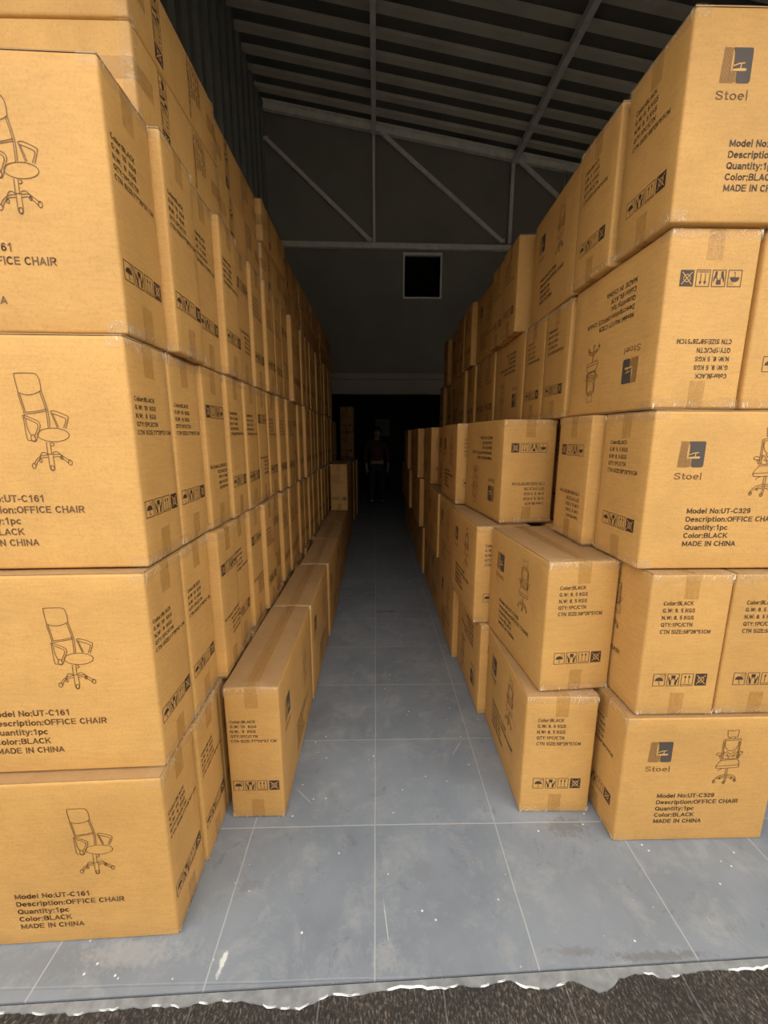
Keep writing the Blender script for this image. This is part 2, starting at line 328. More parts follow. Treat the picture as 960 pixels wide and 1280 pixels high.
# roof truss, beams
tr = bpy.data.objects.new('roof_truss', None); col.objects.link(tr); tr.location = (XL+.05, 7.9, 4.84)
tag(tr, 'pale steel roof truss with diagonal braces across the dark back wall', 'roof truss')
def tpart(name, a, b, w, d):
    mb = MB(); off = Vector((XL+.05, 7.9, 4.84)); mb.bar(Vector(a)-off, Vector(b)-off, w, d)
    return mb.build(name, M_steel, tr, bevel=.006)
ty = 7.9
zc = lambda X: 6.90-.166*(X+1.95)
tpart('top_chord', (XL+.08, ty, zc(XL+.08)), (XR-.02, ty, zc(XR)), .09, .08)
tpart('top_chord_lip', (XL+.08, ty-.05, zc(XL+.08)+.055), (XR-.02, ty-.05, zc(XR)+.055), .015, .10)
tpart('bottom_chord', (XL+.08, ty, 4.80), (XR-.02, ty, 4.74), .09, .08)
for X, wd in ((-.02, .045), (2.40, .06)): tpart('post', (X, ty, 4.84), (X, ty, zc(X)-.04), wd, .05)
for a, b in (((-1.86, ty, 6.42), (-.08, ty, 4.86)), ((.12, ty, 6.52), (2.28, ty, 4.86)), ((2.50, ty, 6.14), (4.2, ty, 4.86))):
    tpart('diagonal_brace', a, b, .065, .05)
    off = Vector((XL+.05, 7.9, 4.84))
    for q, s_ in ((a, 1), (b, -1)):
        mb = MB(); c = Vector(q)-off+(Vector(b)-Vector(a)).normalized()*(.02*s_); mb.box(c.x-.045, c.x+.045, -.035, -.028, c.z-.03, c.z+.03)
        mb.build('gusset_plate', M_steel, tr)
yp = [7.68-.3275*i for i in range(21)]
for i, y in enumerate(yp):
    m = MB(); xa, xb = XL-.02, XR-.02; hw = .055
    m.add([(x, y+dy, ROOF(x)+dz+.09) for x in (xa, xb) for dy, dz in ((-hw, 0), (-hw, -.05), (hw, -.05), (hw, 0))], [(0,1,5,4),(1,2,6,5),(2,3,7,6),(3,0,4,7),(0,3,2,1),(4,5,6,7)])
    o = m.build('roof_purlin', M_roof); tag(o, 'pale flat purlin under the dark roof, %s from the back wall' % ['closest one', 'second', 'third', 'fourth', 'fifth', 'sixth', 'seventh', 'eighth', 'ninth', 'tenth', 'eleventh', 'twelfth', 'thirteenth', 'fourteenth', 'fifteenth', 'sixteenth', 'seventeenth', 'eighteenth', 'nineteenth', 'twentieth', 'twenty-first'][i], 'purlin', 'roof purlins')
m = MB(); m.bar((-.02, .8, ROOF(0)-.12), (-.02, 7.85, ROOF(0)-.12), .075, .10, (0,0,1)); o = m.build('roof_tie_beam', M_steel, bevel=.006)
tag(o, 'slim pale steel beam running lengthwise under roof, above aisle centre', 'beam')
m = MB(); m.bar((2.42, .8, ROOF(2.42)-.12), (2.40, 7.85, ROOF(2.42)-.12), .085, .10, (0,0,1)); o = m.build('roof_tie_beam', M_steel, bevel=.006)
tag(o, 'slim pale steel beam running lengthwise under roof, above the right cartons', 'beam')
m = MB(); m.tube([(3.28, 7.87, 6.04), (3.26, 7.82, 5.98), (3.2, 7.6, 5.7), (3.05, 7.3, 5.2), (2.9, 7.1, 4.7), (2.8, 7.0, 4.2), (2.75, 6.9, 3.4)], .004, 6)
o = m.build('hanging_cable', M_steel); tag(o, 'thin loose wire hanging from right end of roof truss', 'cable')

# ------------------------------------------------------------------ cartons
KIND = {'tall': dict(L=.700, T=.2010, H=.560, eb=.0015, sb=.0018), 'wide': dict(L=.550, T=.268, H=.507, eb=.0015, sb=.0018)}
def bulge(k, face, a, b):
    B = KIND[k]['eb'] if face[1] == 'x' else KIND[k]['sb']
    a = min(1, max(0, a)); b = min(1, max(0, b)); return B*math.sin(PI*a)*math.sin(PI*b)
def facept(k, face, u, v, d=.0008):
    L, T, H = KIND[k]['L'], KIND[k]['T'], KIND[k]['H']
    Wd = T if face[1] == 'x' else L
    q = d+bulge(k, face, u/Wd, v/H)
    if face == '+x': return (L/2+q, -T/2+u, v)
    if face == '-x': return (-L/2-q, T/2-u, v)
    if face == '-y': return (-L/2+u, -T/2-q, v)
    return (L/2-u, T/2+q, v)
def body_mesh(k):
    L, T, H = KIND[k]['L'], KIND[k]['T'], KIND[k]['H']-.003; r = .0085
    hx, hy, hz = L/2, T/2, H/2
    def vals(h, n):
        e = [-h, -h+.12*r, -h+.4*r, -h+r]; c = [(-h+r)+(2*(h-r))*i/n for i in range(1, n)]
        return e+c+[-x for x in reversed(e)]
    ax = [vals(hx, 10), vals(hy, 6), vals(hz, 10)]
    bm = bmesh.new(); cache = {}
    def vert(p):
        key = tuple(round(c, 6) for c in p)
        if key in cache: return cache[key]
        inner = Vector((max(-hx+r, min(hx-r, p[0])), max(-hy+r, min(hy-r, p[1])), max(-hz+r, min(hz-r, p[2]))))
        d = Vector(p)-inner; q = inner+(d.normalized()*r if d.length > 1e-9 else d)
        # bulged faces
        fx, fy, fz = (p[0]+hx)/(2*hx), (p[1]+hy)/(2*hy), (p[2]+hz)/(2*hz)
        if abs(abs(p[0])-hx) < 1e-6: q.x += math.copysign(KIND[k]['eb']*math.sin(PI*fy)*math.sin(PI*fz), p[0])
        if abs(abs(p[1])-hy) < 1e-6: q.y += math.copysign(KIND[k]['sb']*math.sin(PI*fx)*math.sin(PI*fz), p[1])
        q.z += hz
        cache[key] = bm.verts.new(q); return cache[key]
    for i in range(3):
        j, l = (i+1) % 3, (i+2) % 3
        for sgn in (-1, 1):
            h = (hx, hy, hz)[i]*sgn
            for a in range(len(ax[j])-1):
                for b in range(len(ax[l])-1):
                    q = []
                    for (aa, bb) in ((a, b), (a+1, b), (a+1, b+1), (a, b+1)):
                        p = [0, 0, 0]; p[i] = h; p[j] = ax[j][aa]; p[l] = ax[l][bb]; q.append(vert(p))
                    if sgn < 0: q.reverse()
                    try: bm.faces.new(q)
                    except ValueError: pass
    me = bpy.data.meshes.new('carton_body_'+k); bm.to_mesh(me); bm.free(); me.materials.append(M_card)
    me.polygons.foreach_set('use_smooth', [True]*len(me.polygons)); return me
def flap_mesh(k, side):
    L, T, H = KIND[k]['L'], KIND[k]['T'], KIND[k]['H']
    mb = MB(); y0, y1 = (.0012, T/2-.003) if side > 0 else (-T/2+.003, -.0012)
    N = 8; zt = lambda x: H+.0006*math.sin(x*23+side)
    for i in range(N):
        xa = -L/2+.003+(L-.006)*i/N; xb = -L/2+.003+(L-.006)*(i+1)/N
        n = len(mb.v)
        mb.v += [(xa, y0, H-.003), (xa, y1, H-.003), (xa, y0, zt(xa)), (xa, y1, zt(xa)-.0008), (xb, y0, H-.003), (xb, y1, H-.003), (xb, y0, zt(xb)), (xb, y1, zt(xb)-.0008)]
        mb.f += [(n+2, n+6, n+7, n+3), (n+0, n+4, n+6, n+2), (n+3, n+7, n+5, n+1)]
        if i == 0: mb.f.append((n, n+2, n+3, n+1))
        if i == N-1: mb.f.append((n+4, n+5, n+7, n+6))
    return mkmesh('flap_'+k, mb.v, mb.f, M_flap)
def strip(mb, rows):
    """rows: list of (left point, right point)"""
    n = len(mb.v)
    for a, b in rows: mb.v += [tuple(a), tuple((Vector(a)+Vector(b))/2), tuple(b)]
    for i in range(len(rows)-1):
        q = n+3*i; mb.f += [(q, q+1, q+4, q+3), (q+1, q+2, q+5, q+4)]
def centre_tape(k, top, seed):
    L, T, H = KIND[k]['L'], KIND[k]['T'], KIND[k]['H']; rnd = random.Random(seed)
    wd = .024; dn = .085; mb = MB(); e = .0010
    z = H+.001 if top else -.0004; sg = 1 if top else -1
    rows = []
    def add(x, zz, ox): 
        j = rnd.uniform(-.0006, .0006); rows.append(((x+ox, -wd+j, zz), (x+ox, wd+j, zz)))
    hz = H if top else 0
    for i in range(7): 
        v = (hz-sg*dn)+sg*dn*i/7; q = facept(k, '-x', T/2, v, e)[0]; add(q, v, 0)
    add(-L/2-.0002, hz-sg*.003, 0); add(-L/2+.004, z, 0)
    for i in range(1, 10): add(-L/2+L*i/10, z, 0)
    add(L/2-.004, z, 0); add(L/2+.0002, hz-sg*.003, 0)
    for i in range(6, -1, -1):
        v = (hz-sg*dn)+sg*dn*i/7; q = facept(k, '+x', T/2, v, e)[0]; add(q, v, 0)
    strip(mb, rows); return mkmesh('packing_tape_'+k, mb.v, mb.f, M_tape, smooth=True)
def edge_tape(k, face, top, seed):
    """clear tape over the short edge and round both corners"""
    L, T, H = KIND[k]['L'], KIND[k]['T'], KIND[k]['H']; rnd = random.Random(seed); mb = MB()
    sg = 1 if face == '+x' else -1; hz = H if top else 0; tz = -1 if top else 1; dn = .03; sd = .045
    X = sg*(L/2+.0014); N = 9; rowsE = []
    for i in range(N+1):
        y = -T/2+T*i/N; d = dn+rnd.uniform(-.004, .006); o1 = rnd.uniform(0, .0012)
        x = facept(k, face, (y+T/2) if sg > 0 else (T/2-y), hz+tz*d, .0012)[0]
        xm = facept(k, face, (y+T/2) if sg > 0 else (T/2-y), hz+tz*d*.5, .0012)[0]+sg*o1
        rowsE.append(((x, y, hz+tz*d), (xm, y, hz+tz*d*.5), (X, y, hz+tz*.004), (sg*(L/2-.004), y, hz-tz*.0016), (sg*(L/2-dn), y, hz-tz*(.0016 if top else .0006))))
    n = len(mb.v)
    for r in rowsE: mb.v += r
    for i in range(N):
        for j in range(4): q = n+5*i+j; mb.f.append((q, q+1, q+6, q+5))
    for ys in (-1, 1):
        rows = []
        for i in range(4):
            x = sg*(L/2+.001-sd*i/3) if i else sg*(L/2+.0014); y = ys*(T/2+.0014)
            rows.append(((x, y, hz+tz*(dn+rnd.uniform(-.003, .003))), (x, y, hz+tz*.003)))
        strip(mb, rows)
    nf = len(mb.f)
    for i in range(15):   # folded film at the corners and along the edge
        ys = rnd.choice((-1, -1, 1, 1, 0)); y = ys*(T/2-.004)+rnd.uniform(-.3, .3)*(T if ys == 0 else .08)
        y = max(-T/2+.004, min(T/2-.004, y)); z0 = hz+tz*rnd.uniform(.002, .012); an = rnd.uniform(-1.1, 1.1); ln = rnd.uniform(.010, .034)
        y1 = max(-T/2+.002, min(T/2-.002, y+ln*math.sin(an))); z1 = z0+tz*ln*math.cos(an)*.9; wv = rnd.uniform(.0005, .0011)
        xb = X+sg*.0012; n = len(mb.v)
        mb.v += [(xb, y-wv, z0), (xb, y+wv, z0), (xb+sg*.0006, (y+y1)/2+wv*1.2, (z0+z1)/2), (xb, y1, z1), (xb+sg*.0004, (y+y1)/2-wv*.4, (z0+z1)/2)]
        mb.f.append((n, n+1, n+2, n+3, n+4) if sg > 0 else (n+4, n+3, n+2, n+1, n))
    return mkmesh('edge_tape_'+k, mb.v, mb.f, [M_clear, M_film], [0]*nf+[1]*(len(mb.f)-nf), smooth=True)
# ---- prints
def _arc(cx, cy, rx, ry, a0, a1, n=8): return [(cx+rx*math.cos(math.radians(a0+(a1-a0)*i/n)), cy+ry*math.sin(math.radians(a0+(a1-a0)*i/n))) for i in range(n+1)]
O_ = lambda w, h: _arc(w/2, h/2, w/2-.5, h/2-.5, 90, 450, 18)
GL = {  # glyph: (advance, strokes) on a grid with capitals 7 high, small letters 5
 'A': (5.4, [[(.5,.4),(2.7,6.6),(4.9,.4)],[(1.3,2.2),(4.1,2.2)]]), 'B': (5.2, [[(.7,.5),(.7,6.5),(2.6,6.5)]+_arc(2.8,5.05,1.5,1.45,90,-90)+[(.7,3.6)],[(2.6,3.6)]+_arc(2.9,2.05,1.7,1.55,90,-90)+[(.7,.5)]]),
 'C': (5.5, [_arc(2.9,3.5,2.3,3.0,45,315,14)]), 'D': (5.5, [[(.7,.5),(.7,6.5),(2.2,6.5)]+_arc(2.3,3.5,2.6,3.0,90,-90,12)+[(.7,.5)]]),
 'E': (4.9, [[(4.5,.5),(.7,.5),(.7,6.5),(4.4,6.5)],[(.7,3.6),(4.1,3.6)]]), 'F': (4.6, [[(.7,0),(.7,6.5),(4.4,6.5)],[(.7,3.5),(3.9,3.5)]]),
 'G': (5.8, [_arc(2.9,3.5,2.3,3.0,45,330,14)+[(5.1,3.1),(3.2,3.1)]]), 'H': (5.4, [[(.7,0),(.7,7)],[(4.7,0),(4.7,7)],[(.7,3.6),(4.7,3.6)]]),
 'I': (1.9, [[(.95,0),(.95,7)]]), 'K': (5.3, [[(.7,0),(.7,7)],[(4.8,6.8),(.9,2.8)],[(2.2,4.1),(4.9,.2)]]), 'L': (4.6, [[(.7,7),(.7,.5),(4.4,.5)]]),
 'M': (6.3, [[(.7,0),(.7,6.6),(3.15,1.0),(5.6,6.6),(5.6,0)]]), 'N': (5.4, [[(.7,0),(.7,6.6),(4.7,.4),(4.7,7)]]), 'O': (5.8, [O_(5.8,7)]),
 'P': (5.1, [[(.7,0),(.7,6.5),(2.6,6.5)]+_arc(2.8,4.75,1.7,1.75,90,-90)+[(.7,3.0)]]), 'Q': (5.8, [O_(5.8,7),[(3.4,2.0),(5.3,.2)]]),
 'R': (5.3, [[(.7,0),(.7,6.5),(2.7,6.5)]+_arc(2.9,4.85,1.7,1.65,90,-90)+[(.7,3.2)],[(2.6,3.2),(4.8,.1)]]),
 'S': (5.2, [[(4.4,5.3),(3.9,6.2),(2.6,6.55),(1.2,6.2),(.75,5.2),(1.1,4.3),(2.6,3.6),(4.1,2.9),(4.5,1.9),(4.0,.9),(2.6,.45),(1.1,.8),(.6,1.9)]]),
 'T': (4.8, [[(.3,6.5),(4.5,6.5)],[(2.4,6.5),(2.4,0)]]), 'U': (5.4, [[(.7,7),(.7,2.4)]+_arc(2.7,2.4,2.0,1.9,180,360)+[(4.7,7)]]),
 'W': (7.2, [[(.4,6.8),(2.0,.5),(3.6,6.4),(5.2,.5),(6.8,6.8)]]), 'Y': (5.0, [[(.4,6.8),(2.5,3.4),(4.6,6.8)],[(2.5,3.4),(2.5,0)]]), 'Z': (4.8, [[(.5,6.5),(4.3,6.5),(.5,.5),(4.4,.5)]]),
 'a': (4.4, [[(.7,3.7),(1.2,4.4),(2.2,4.6),(3.3,4.2),(3.55,3.4),(3.55,.9),(3.9,.2)],[(3.5,2.8),(1.6,2.4),(.7,1.7),(.8,.8),(1.7,.4),(2.9,.7),(3.5,1.5)]]),
 'b': (4.5, [[(.7,0),(.7,7)],O_(3.8,5)]), 'c': (4.2, [_arc(2.3,2.5,1.75,2.05,50,310,12)]), 'd': (4.6, [[(3.9,0),(3.9,7)],[(x,y) for x,y in _arc(2.25,2.5,1.65,2.05,90,450,16)]]),
 'e': (4.4, [[(.55,2.6),(3.9,2.6)]+_arc(2.25,2.5,1.68,2.05,5,310,14)]), 'h': (4.4, [[(.7,0),(.7,7)],[(.7,3.2),(1.4,4.3),(2.4,4.6),(3.4,4.2),(3.7,3.3),(3.7,0)]]),
 'i': (1.8, [[(.9,0),(.9,4.9)],[(.9,6.1),(.9,7)]]), 'l': (1.8, [[(.9,0),(.9,7)]]), 'n': (4.4, [[(.7,0),(.7,5)],[(.7,3.2),(1.4,4.3),(2.4,4.6),(3.4,4.2),(3.7,3.3),(3.7,0)]]),
 'o': (4.5, [_arc(2.25,2.5,1.75,2.05,90,450,16)]), 'p': (4.6, [[(.7,-1.9),(.7,5)],_arc(2.35,2.5,1.65,2.05,90,450,16)]), 'r': (3.1, [[(.7,0),(.7,5)],[(.7,3.2),(1.4,4.2),(2.2,4.55),(3.0,4.5)]]),
 's': (4.1, [[(3.4,3.6),(2.8,4.4),(1.8,4.55),(.8,4.1),(.8,3.2),(1.9,2.7),(3.2,2.2),(3.4,1.2),(2.6,.5),(1.5,.45),(.6,1.3)]]), 't': (2.8, [[(1.2,6.4),(1.2,1.0),(1.6,.5),(2.5,.5)],[(.2,4.6),(2.4,4.6)]]),
 'u': (4.4, [[(.7,5),(.7,1.6),(1.1,.8),(2.0,.4),(3.0,.8),(3.7,1.8)],[(3.7,5),(3.7,0)]]), 'y': (4.2, [[(.4,4.9),(2.1,.4)],[(3.8,4.9),(1.9,-.9),(1.3,-1.6),(.5,-1.5)]]),
 '1': (4.3, [[(.9,5.2),(2.0,5.8),(2.6,6.8),(2.6,0)]]), '2': (4.4, [[(.6,5.0),(.9,6.1),(2.1,6.55),(3.5,6.1),(3.7,5.0),(3.0,3.7),(.6,.5),(3.9,.5)]]),
 '3': (4.4, [[(.7,5.4),(1.2,6.3),(2.3,6.5),(3.5,5.9),(3.5,4.5),(2.6,3.7),(1.8,3.7)],[(2.6,3.7),(3.7,2.9),(3.8,1.6),(2.9,.6),(1.7,.5),(.6,1.4)]]),
 '5': (4.4, [[(3.7,6.5),(1.1,6.5),(.8,3.5),(2.2,4.1),(3.5,3.5),(3.8,2.2),(3.1,.8),(1.8,.45),(.6,1.4)]]), '6': (4.4, [[(3.6,5.6),(2.7,6.5),(1.4,6.1),(.7,4.6),(.65,2.2)],_arc(2.2,2.3,1.55,1.8,90,450,16)]),
 '7': (4.4, [[(.6,6.4),(3.9,6.4),(2.4,3.6),(1.7,0)]]), '8': (4.4, [_arc(2.2,5.1,1.35,1.4,90,450,14),_arc(2.2,2.05,1.6,1.65,90,450,14)]), '9': (4.4, [[(.8,1.4),(1.7,.5),(3.0,.9),(3.7,2.4),(3.75,4.8)],_arc(2.2,4.7,1.55,1.8,90,450,16)]),
 '0': (4.4, [_arc(2.2,3.5,1.6,3.0,90,450,16)]), '.': (1.9, [[(.95,0),(.95,.9)]]), ':': (1.9, [[(.95,0),(.95,.95)],[(.95,3.8),(.95,4.75)]]), '-': (2.8, [[(.4,2.6),(2.4,2.6)]]),
 '*': (3.0, [[(1.5,4.6),(1.5,6.8)],[(.6,5.2),(2.4,6.2)],[(.6,6.2),(2.4,5.2)]]), '/': (2.4, [[(.2,-.2),(2.2,7.2)]]), ' ': (2.3, [])}
def text_mesh(lines, width, height, bold=1.0, space=1.0, shear=0):
    """own stroke lettering; lines are 10.5*space grid units apart"""
    d = D2(); y = 0
    for ln in lines:
        x = 0
        for chx in ln:
            adv, st = GL[chx]
            for p in st: d.line([(a+x+shear*b, b+y) for a, b in p], bold)
            x += adv+.6
        y -= 10.4*space
    vs, fs = d.v, d.f
    x0 = min(v[0] for v in vs); x1 = max(v[0] for v in vs); y0 = y+10.4*space; y1 = 7
    return [((v[0]-x0)/(x1-x0)*width, (v[1]-y0)/(y1-y0)*height) for v in vs], fs
class D2:
    """flat print built in face coordinates (u right, v up)"""
    def __init__(s): s.v = []; s.f = []; s.o = []; s.mi = []
    def poly(s, pts, mi=0, d=0):
        n = len(s.v); s.v += list(pts); s.o += [d]*len(pts)
        area = sum(pts[i][0]*pts[(i+1) % len(pts)][1]-pts[(i+1) % len(pts)][0]*pts[i][1] for i in range(len(pts)))
        idx = list(range(n, n+len(pts))); s.f.append(tuple(idx if area > 0 else idx[::-1])); s.mi.append(mi)
    def line(s, pts, w=.0022, mi=0, d=0, closed=False):
        pts = [Vector(p) for p in pts]
        if closed: pts = pts+[pts[0]]
        for a, b in zip(pts[:-1], pts[1:]):
            t = b-a
            if t.length < 1e-6: continue
            t = t.normalized(); nn = Vector((-t.y, t.x))*(w/2); e = t*(w*.35)
            s.poly([tuple(a-nn-e), tuple(b-nn+e), tuple(b+nn+e), tuple(a+nn-e)], mi, d)
    def circ(s, c, r, w=.002, mi=0, d=0, fill=False, n=14, ry=None):
        ry = ry or r; p = [(c[0]+r*math.cos(2*PI*i/n), c[1]+ry*math.sin(2*PI*i/n)) for i in range(n)]
        s.poly(p, mi, d) if fill else s.line(p, w, mi, d, True)
    def mesh2(s, vs, fs, u, v, mi=0, d=0):
        n = len(s.v); s.v += [(a+u, b+v) for a, b in vs]; s.o += [d]*len(vs)
        for f in fs: s.f.append(tuple(i+n for i in f)); s.mi.append(mi)
    def mesh(s, name, k, face, mats):
        vs = [facept(k, face, u, v, .0009+d) for (u, v), d in zip(s.v, s.o)]
        return mkmesh(name, vs, s.f, mats, s.mi)
def smooth(pts, n=4):
    out = []
    for i in range(len(pts)-1):
        p0 = pts[max(i-1, 0)]; p1 = pts[i]; p2 = pts[i+1]; p3 = pts[min(i+2, len(pts)-1)]
        for j in range(n):
            t = j/n; out.append(tuple(.5*((2*p1[c])+(-p0[c]+p2[c])*t+(2*p0[c]-5*p1[c]+4*p2[c]-p3[c])*t*t+(-p0[c]+3*p1[c]-3*p2[c]+p3[c])*t**3) for c in (0, 1)))
    out.append(pts[-1]); return out
CH1 = [[(387,78),(400,72),(520,72),(548,82),(563,110),(568,155)], [(387,78),(392,110),(405,165)], [(405,165),(440,175),(480,178),(530,170),(568,155)],
       [(402,170),(432,265),(430,290)], [(415,172),(443,262)], [(556,162),(588,250),(596,345)], [(568,158),(603,255),(608,340)],
       [(440,265),(520,260),(592,248)], [(443,275),(520,268),(594,258)],
       [(415,285),(440,282),(520,308),(538,325),(535,345),(505,405)], [(430,292),(508,318),(522,332),(518,348),(490,392)],
       [(425,290),(437,398),(460,408),(490,415),(505,406)], [(440,302),(448,350),(470,382)],
       [(620,262),(650,258),(735,282),(742,300),(720,348)], [(630,270),(712,292),(726,306),(705,345)], [(622,265),(660,342)], [(636,275),(670,340)],
       [(572,418),(575,482)], [(600,418),(603,482)], [(612,420),(625,425),(622,435),(606,436)], [(578,490),(586,560),(616,560),(612,490)],
       [(580,484),(530,488),(490,508),(472,532)], [(575,496),(525,500),(497,520),(485,540)], [(612,484),(660,480),(700,498),(735,516)], [(612,496),(655,492),(690,508),(722,530)],
       [(575,478),(545,470),(525,480),(515,505)], [(612,472),(640,466),(668,482),(675,495)], [(570,480),(616,478)]]
CH1C = [(482,396,17),(468,541,14),(734,524,14),(601,552,13),(521,514,9),(673,499,9)]
CH2 = [[(680,85),(682,72),(720,76),(768,68),(765,100),(758,118),(720,115),(685,120),(680,85)], [(705,118),(703,130)], [(742,118),(744,130)],
       [(650,145),(658,134),(720,129),(780,131),(792,142),(776,270)], [(650,145),(640,275)], [(660,150),(652,272)], [(782,150),(768,268)], [(660,142),(775,139)],
       [(668,145),(664,172),(680,200),(715,214),(755,200),(772,170),(776,145)],
       [(665,218),(655,265),(700,268),(765,262),(772,215)], [(670,222),(690,240),(700,264)], [(766,222),(742,240),(735,262)], [(682,215),(715,236),(752,214)], [(700,250),(735,248)], [(672,245),(690,250)],[(745,248),(762,244)],
       [(598,238),(612,227),(640,231),(640,244),(612,244),(598,238)], [(622,245),(630,262),(642,264)], [(634,244),(640,255)],
       [(786,225),(805,217),(813,227),(797,241),(782,240),(786,225)], [(783,242),(778,262)], [(792,242),(788,258),(776,268)],
       [(640,280),(700,276),(775,275),(790,300),(791,322),(780,330),(700,334),(615,335),(603,325),(608,310),(640,280)], [(605,319),(700,316),(789,312)],
       [(655,338),(638,342),(625,353)], [(688,335),(682,382)], [(703,335),(697,382)],
       [(690,378),(640,388),(603,408),(592,424)], [(690,388),(645,398),(612,414)], [(695,378),(745,386),(772,403),(768,416)], [(697,388),(740,396),(762,412)],
       [(687,385),(680,428)], [(698,385),(692,428)], [(700,400),(735,408)], [(655,404),(676,402)]]
CH2C = [(595,430,11),(678,437,11),(767,423,11),(738,408,6),(642,408,6)]
def chair_print(k):
    d = D2()
    if k == 'tall':
        L = KIND[k]['L']
        f = lambda p: (L-.262+(p[0]-.085*(p[1]-320)-400)*.000320+.004, .472-(p[1]-72)*.000453)
        lines, circs = CH1, CH1C; w = .0016
    else:
        f = lambda p: (.325+(p[0]+.10*(p[1]-250)-597)*.000424*1.02, .457-(p[1]-68)*.00057)
        lines, circs = CH2, CH2C; w = .0019
    for ln in lines: d.line([f(p) for p in smooth(ln, 3)], w)
    sx, sy = (.000320, .000453) if k == 'tall' else (.00043, .00057)
    for (x, y, r) in circs: d.circ(f((x, y)), r*sx, w, ry=r*sy, n=10)
    if k == 'tall':
        c = f((628, 380)); n = 24; d.line([(c[0]+114*sx*math.cos(2*PI*i/n), c[1]+35*sy*math.sin(2*PI*i/n)) for i in range(n)], w, closed=True)
    else:
        for (x, y, r) in circs[:3]: d.circ(f((x, y)), r*.55*sx, fill=True, n=8)
    return d
def logo_print(k):
    d = D2(); x0, z0, W, Hh = (.085, .333, .083, .080) if k == 'wide' else (.075, .352, .085, .088)
    P = lambda a, b: (x0+a*W, z0+b*Hh)
    dk = [(.36, 1), (.93, 1), (.985, .985), (1, .93), (1, .10), (.985, .03), (.93, 0), (.60, 0), (.545, .03), (.53, .10), (.53, .31), (.84, .31), (.84, .38), (.40, .38), (.385, .62), (.42, .85)]
    d.poly([P(*p) for p in [(.36, 1), (.93, 1), (.985, .985), (1, .93), (1, .38), (.40, .38), (.42, .66), (.41, .85)]], 0)
    d.poly([P(*p) for p in [(.53, .10), (.545, .03), (.60, 0), (.93, 0), (.985, .03), (1, .10), (1, .38), (.53, .38)]], 0)
    # unprinted armrest and seat
    d.poly([P(*p) for p in [(.40, .40), (.40, .34), (.80, .34), (.85, .385), (.80, .42), (.66, .42), (.665, .50), (.75, .53), (.75, .575), (.60, .565), (.42, .50), (.42, .455), (.60, .50), (.62, .42)]][:6], 1, .0003)
    d.line([P(.42, .49), P(.58, .55), P(.76, .57)], .0028, 1, .0003); d.line([P(.64, .40), P(.66, .55)], .0028, 1, .0003)
    # hatched backrest and seat side
    prev = None
    n = 15
    for i in range(n):
        u = .02+.47*i/(n-1); top = 1 if u < .30 else None
        if u <= .34: hi = 1-(0.0 if u < .2 else (u-.2)**2*3.2) if u < .30 else .62; lo = .0
        else: hi = .33; lo = 0
        if u > .44: lo = .03
        d.line([P(u, lo), P(u+(.06*(hi) if u < .3 else 0), hi)], .0011, 2)
    vs, fs = text_mesh(['Stoel'], .086, .021, .75); d.mesh2(vs, fs, x0-.004, z0-.038, 2)
    return d
def model_print(k):
    d = D2(); ls = ['Model No:UT-C161' if k == 'tall' else 'Model No:UT-C329', 'Description:OFFICE CHAIR', 'Quantity:1pc', 'Color:BLACK', 'MADE IN CHINA']
    vs, fs = text_mesh(ls, .297, .124 if k == 'wide' else .127, 1.12, 1.12)
    d.mesh2(vs, fs, (.137 if k == 'wide' else KIND[k]['L']-.436), .079 if k == 'wide' else .062); return d
def weight_print(k):
    d = D2(); ls = (['Color:BLACK', 'G.W: 10  KGS', 'N.W:  9  KGS', 'QTY:1PC/CTN', 'CTN SIZE:77*20*57 CM'] if k == 'tall' else
                    ['Color:BLACK', 'G.W: 9. 5 KGS', 'N.W: 8. 5 KGS', 'QTY:1PC/CTN', 'CTN SIZE:58*26*51CM'])
    vs, fs = text_mesh(ls, .168, .092 if k == 'tall' else .113, 1.1, 1.22)
    d.mesh2(vs, fs, .016 if k == 'tall' else .046, .333 if k == 'tall' else .302); return d
def symbol_print(k):
    d = D2(); x0, z0, s, g = (.013, .125, .0375, .0075) if k == 'tall' else (.046, .112, .0395, .0080)
    sy = s*1.12
    for i in range(4):
        a = x0+i*(s+g); P = lambda u, v: (a+u*s, z0+v*sy)
        if i < 3: d.line([P(0, 0), P(1, 0), P(1, 1), P(0, 1)], .0018, closed=True)
        if i == 0:
            d.poly([P(.5+.36*math.cos(PI*j/8), .42+.30*math.sin(PI*j/8)) for j in range(9)])
            d.line([P(.5, .42), P(.5, .16), P(.56, .12), P(.61, .17)], .0015)
            for q in ((.66, .92), (.80, .88), (.88, .74), (.72, .80), (.92, .90)): d.line([P(*q), P(q[0]-.07, q[1]-.08)], .0011)
        elif i == 1:
            d.poly([P(.32, .88), P(.68, .88), P(.66, .60), P(.34, .60)])
            for m_ in (-1, 1):
                c = lambda u, v: P(.5+m_*(u), v)
                d.poly([c(.14, .08), c(.30, .08), c(.32, .30), c(.40, .50), c(.42, .72), c(.36, .72), c(.30, .52), c(.16, .38)])
                d.line([c(.20, .46), c(.08, .56)], .0022)
        elif i == 2:
            d.line([P(.12, .12), P(.88, .12)], .0018)
            for u in (.33, .67):
                d.line([P(u, .22), P(u, .78)], .0016); d.poly([P(u-.10, .68), P(u+.10, .68), P(u, .90)])
        else:
            d.poly([P(0, 0), P(1, 0), P(1, 1), P(0, 1)])
            d.circ(P(.5, .5), s*.25, .0020, 1, .0003, n=16); d.line([P(.14, .14), P(.86, .86)], .0022, 1, .0003); d.line([P(.14, .86), P(.86, .14)], .0022, 1, .0003)
    return d
MESH = {}
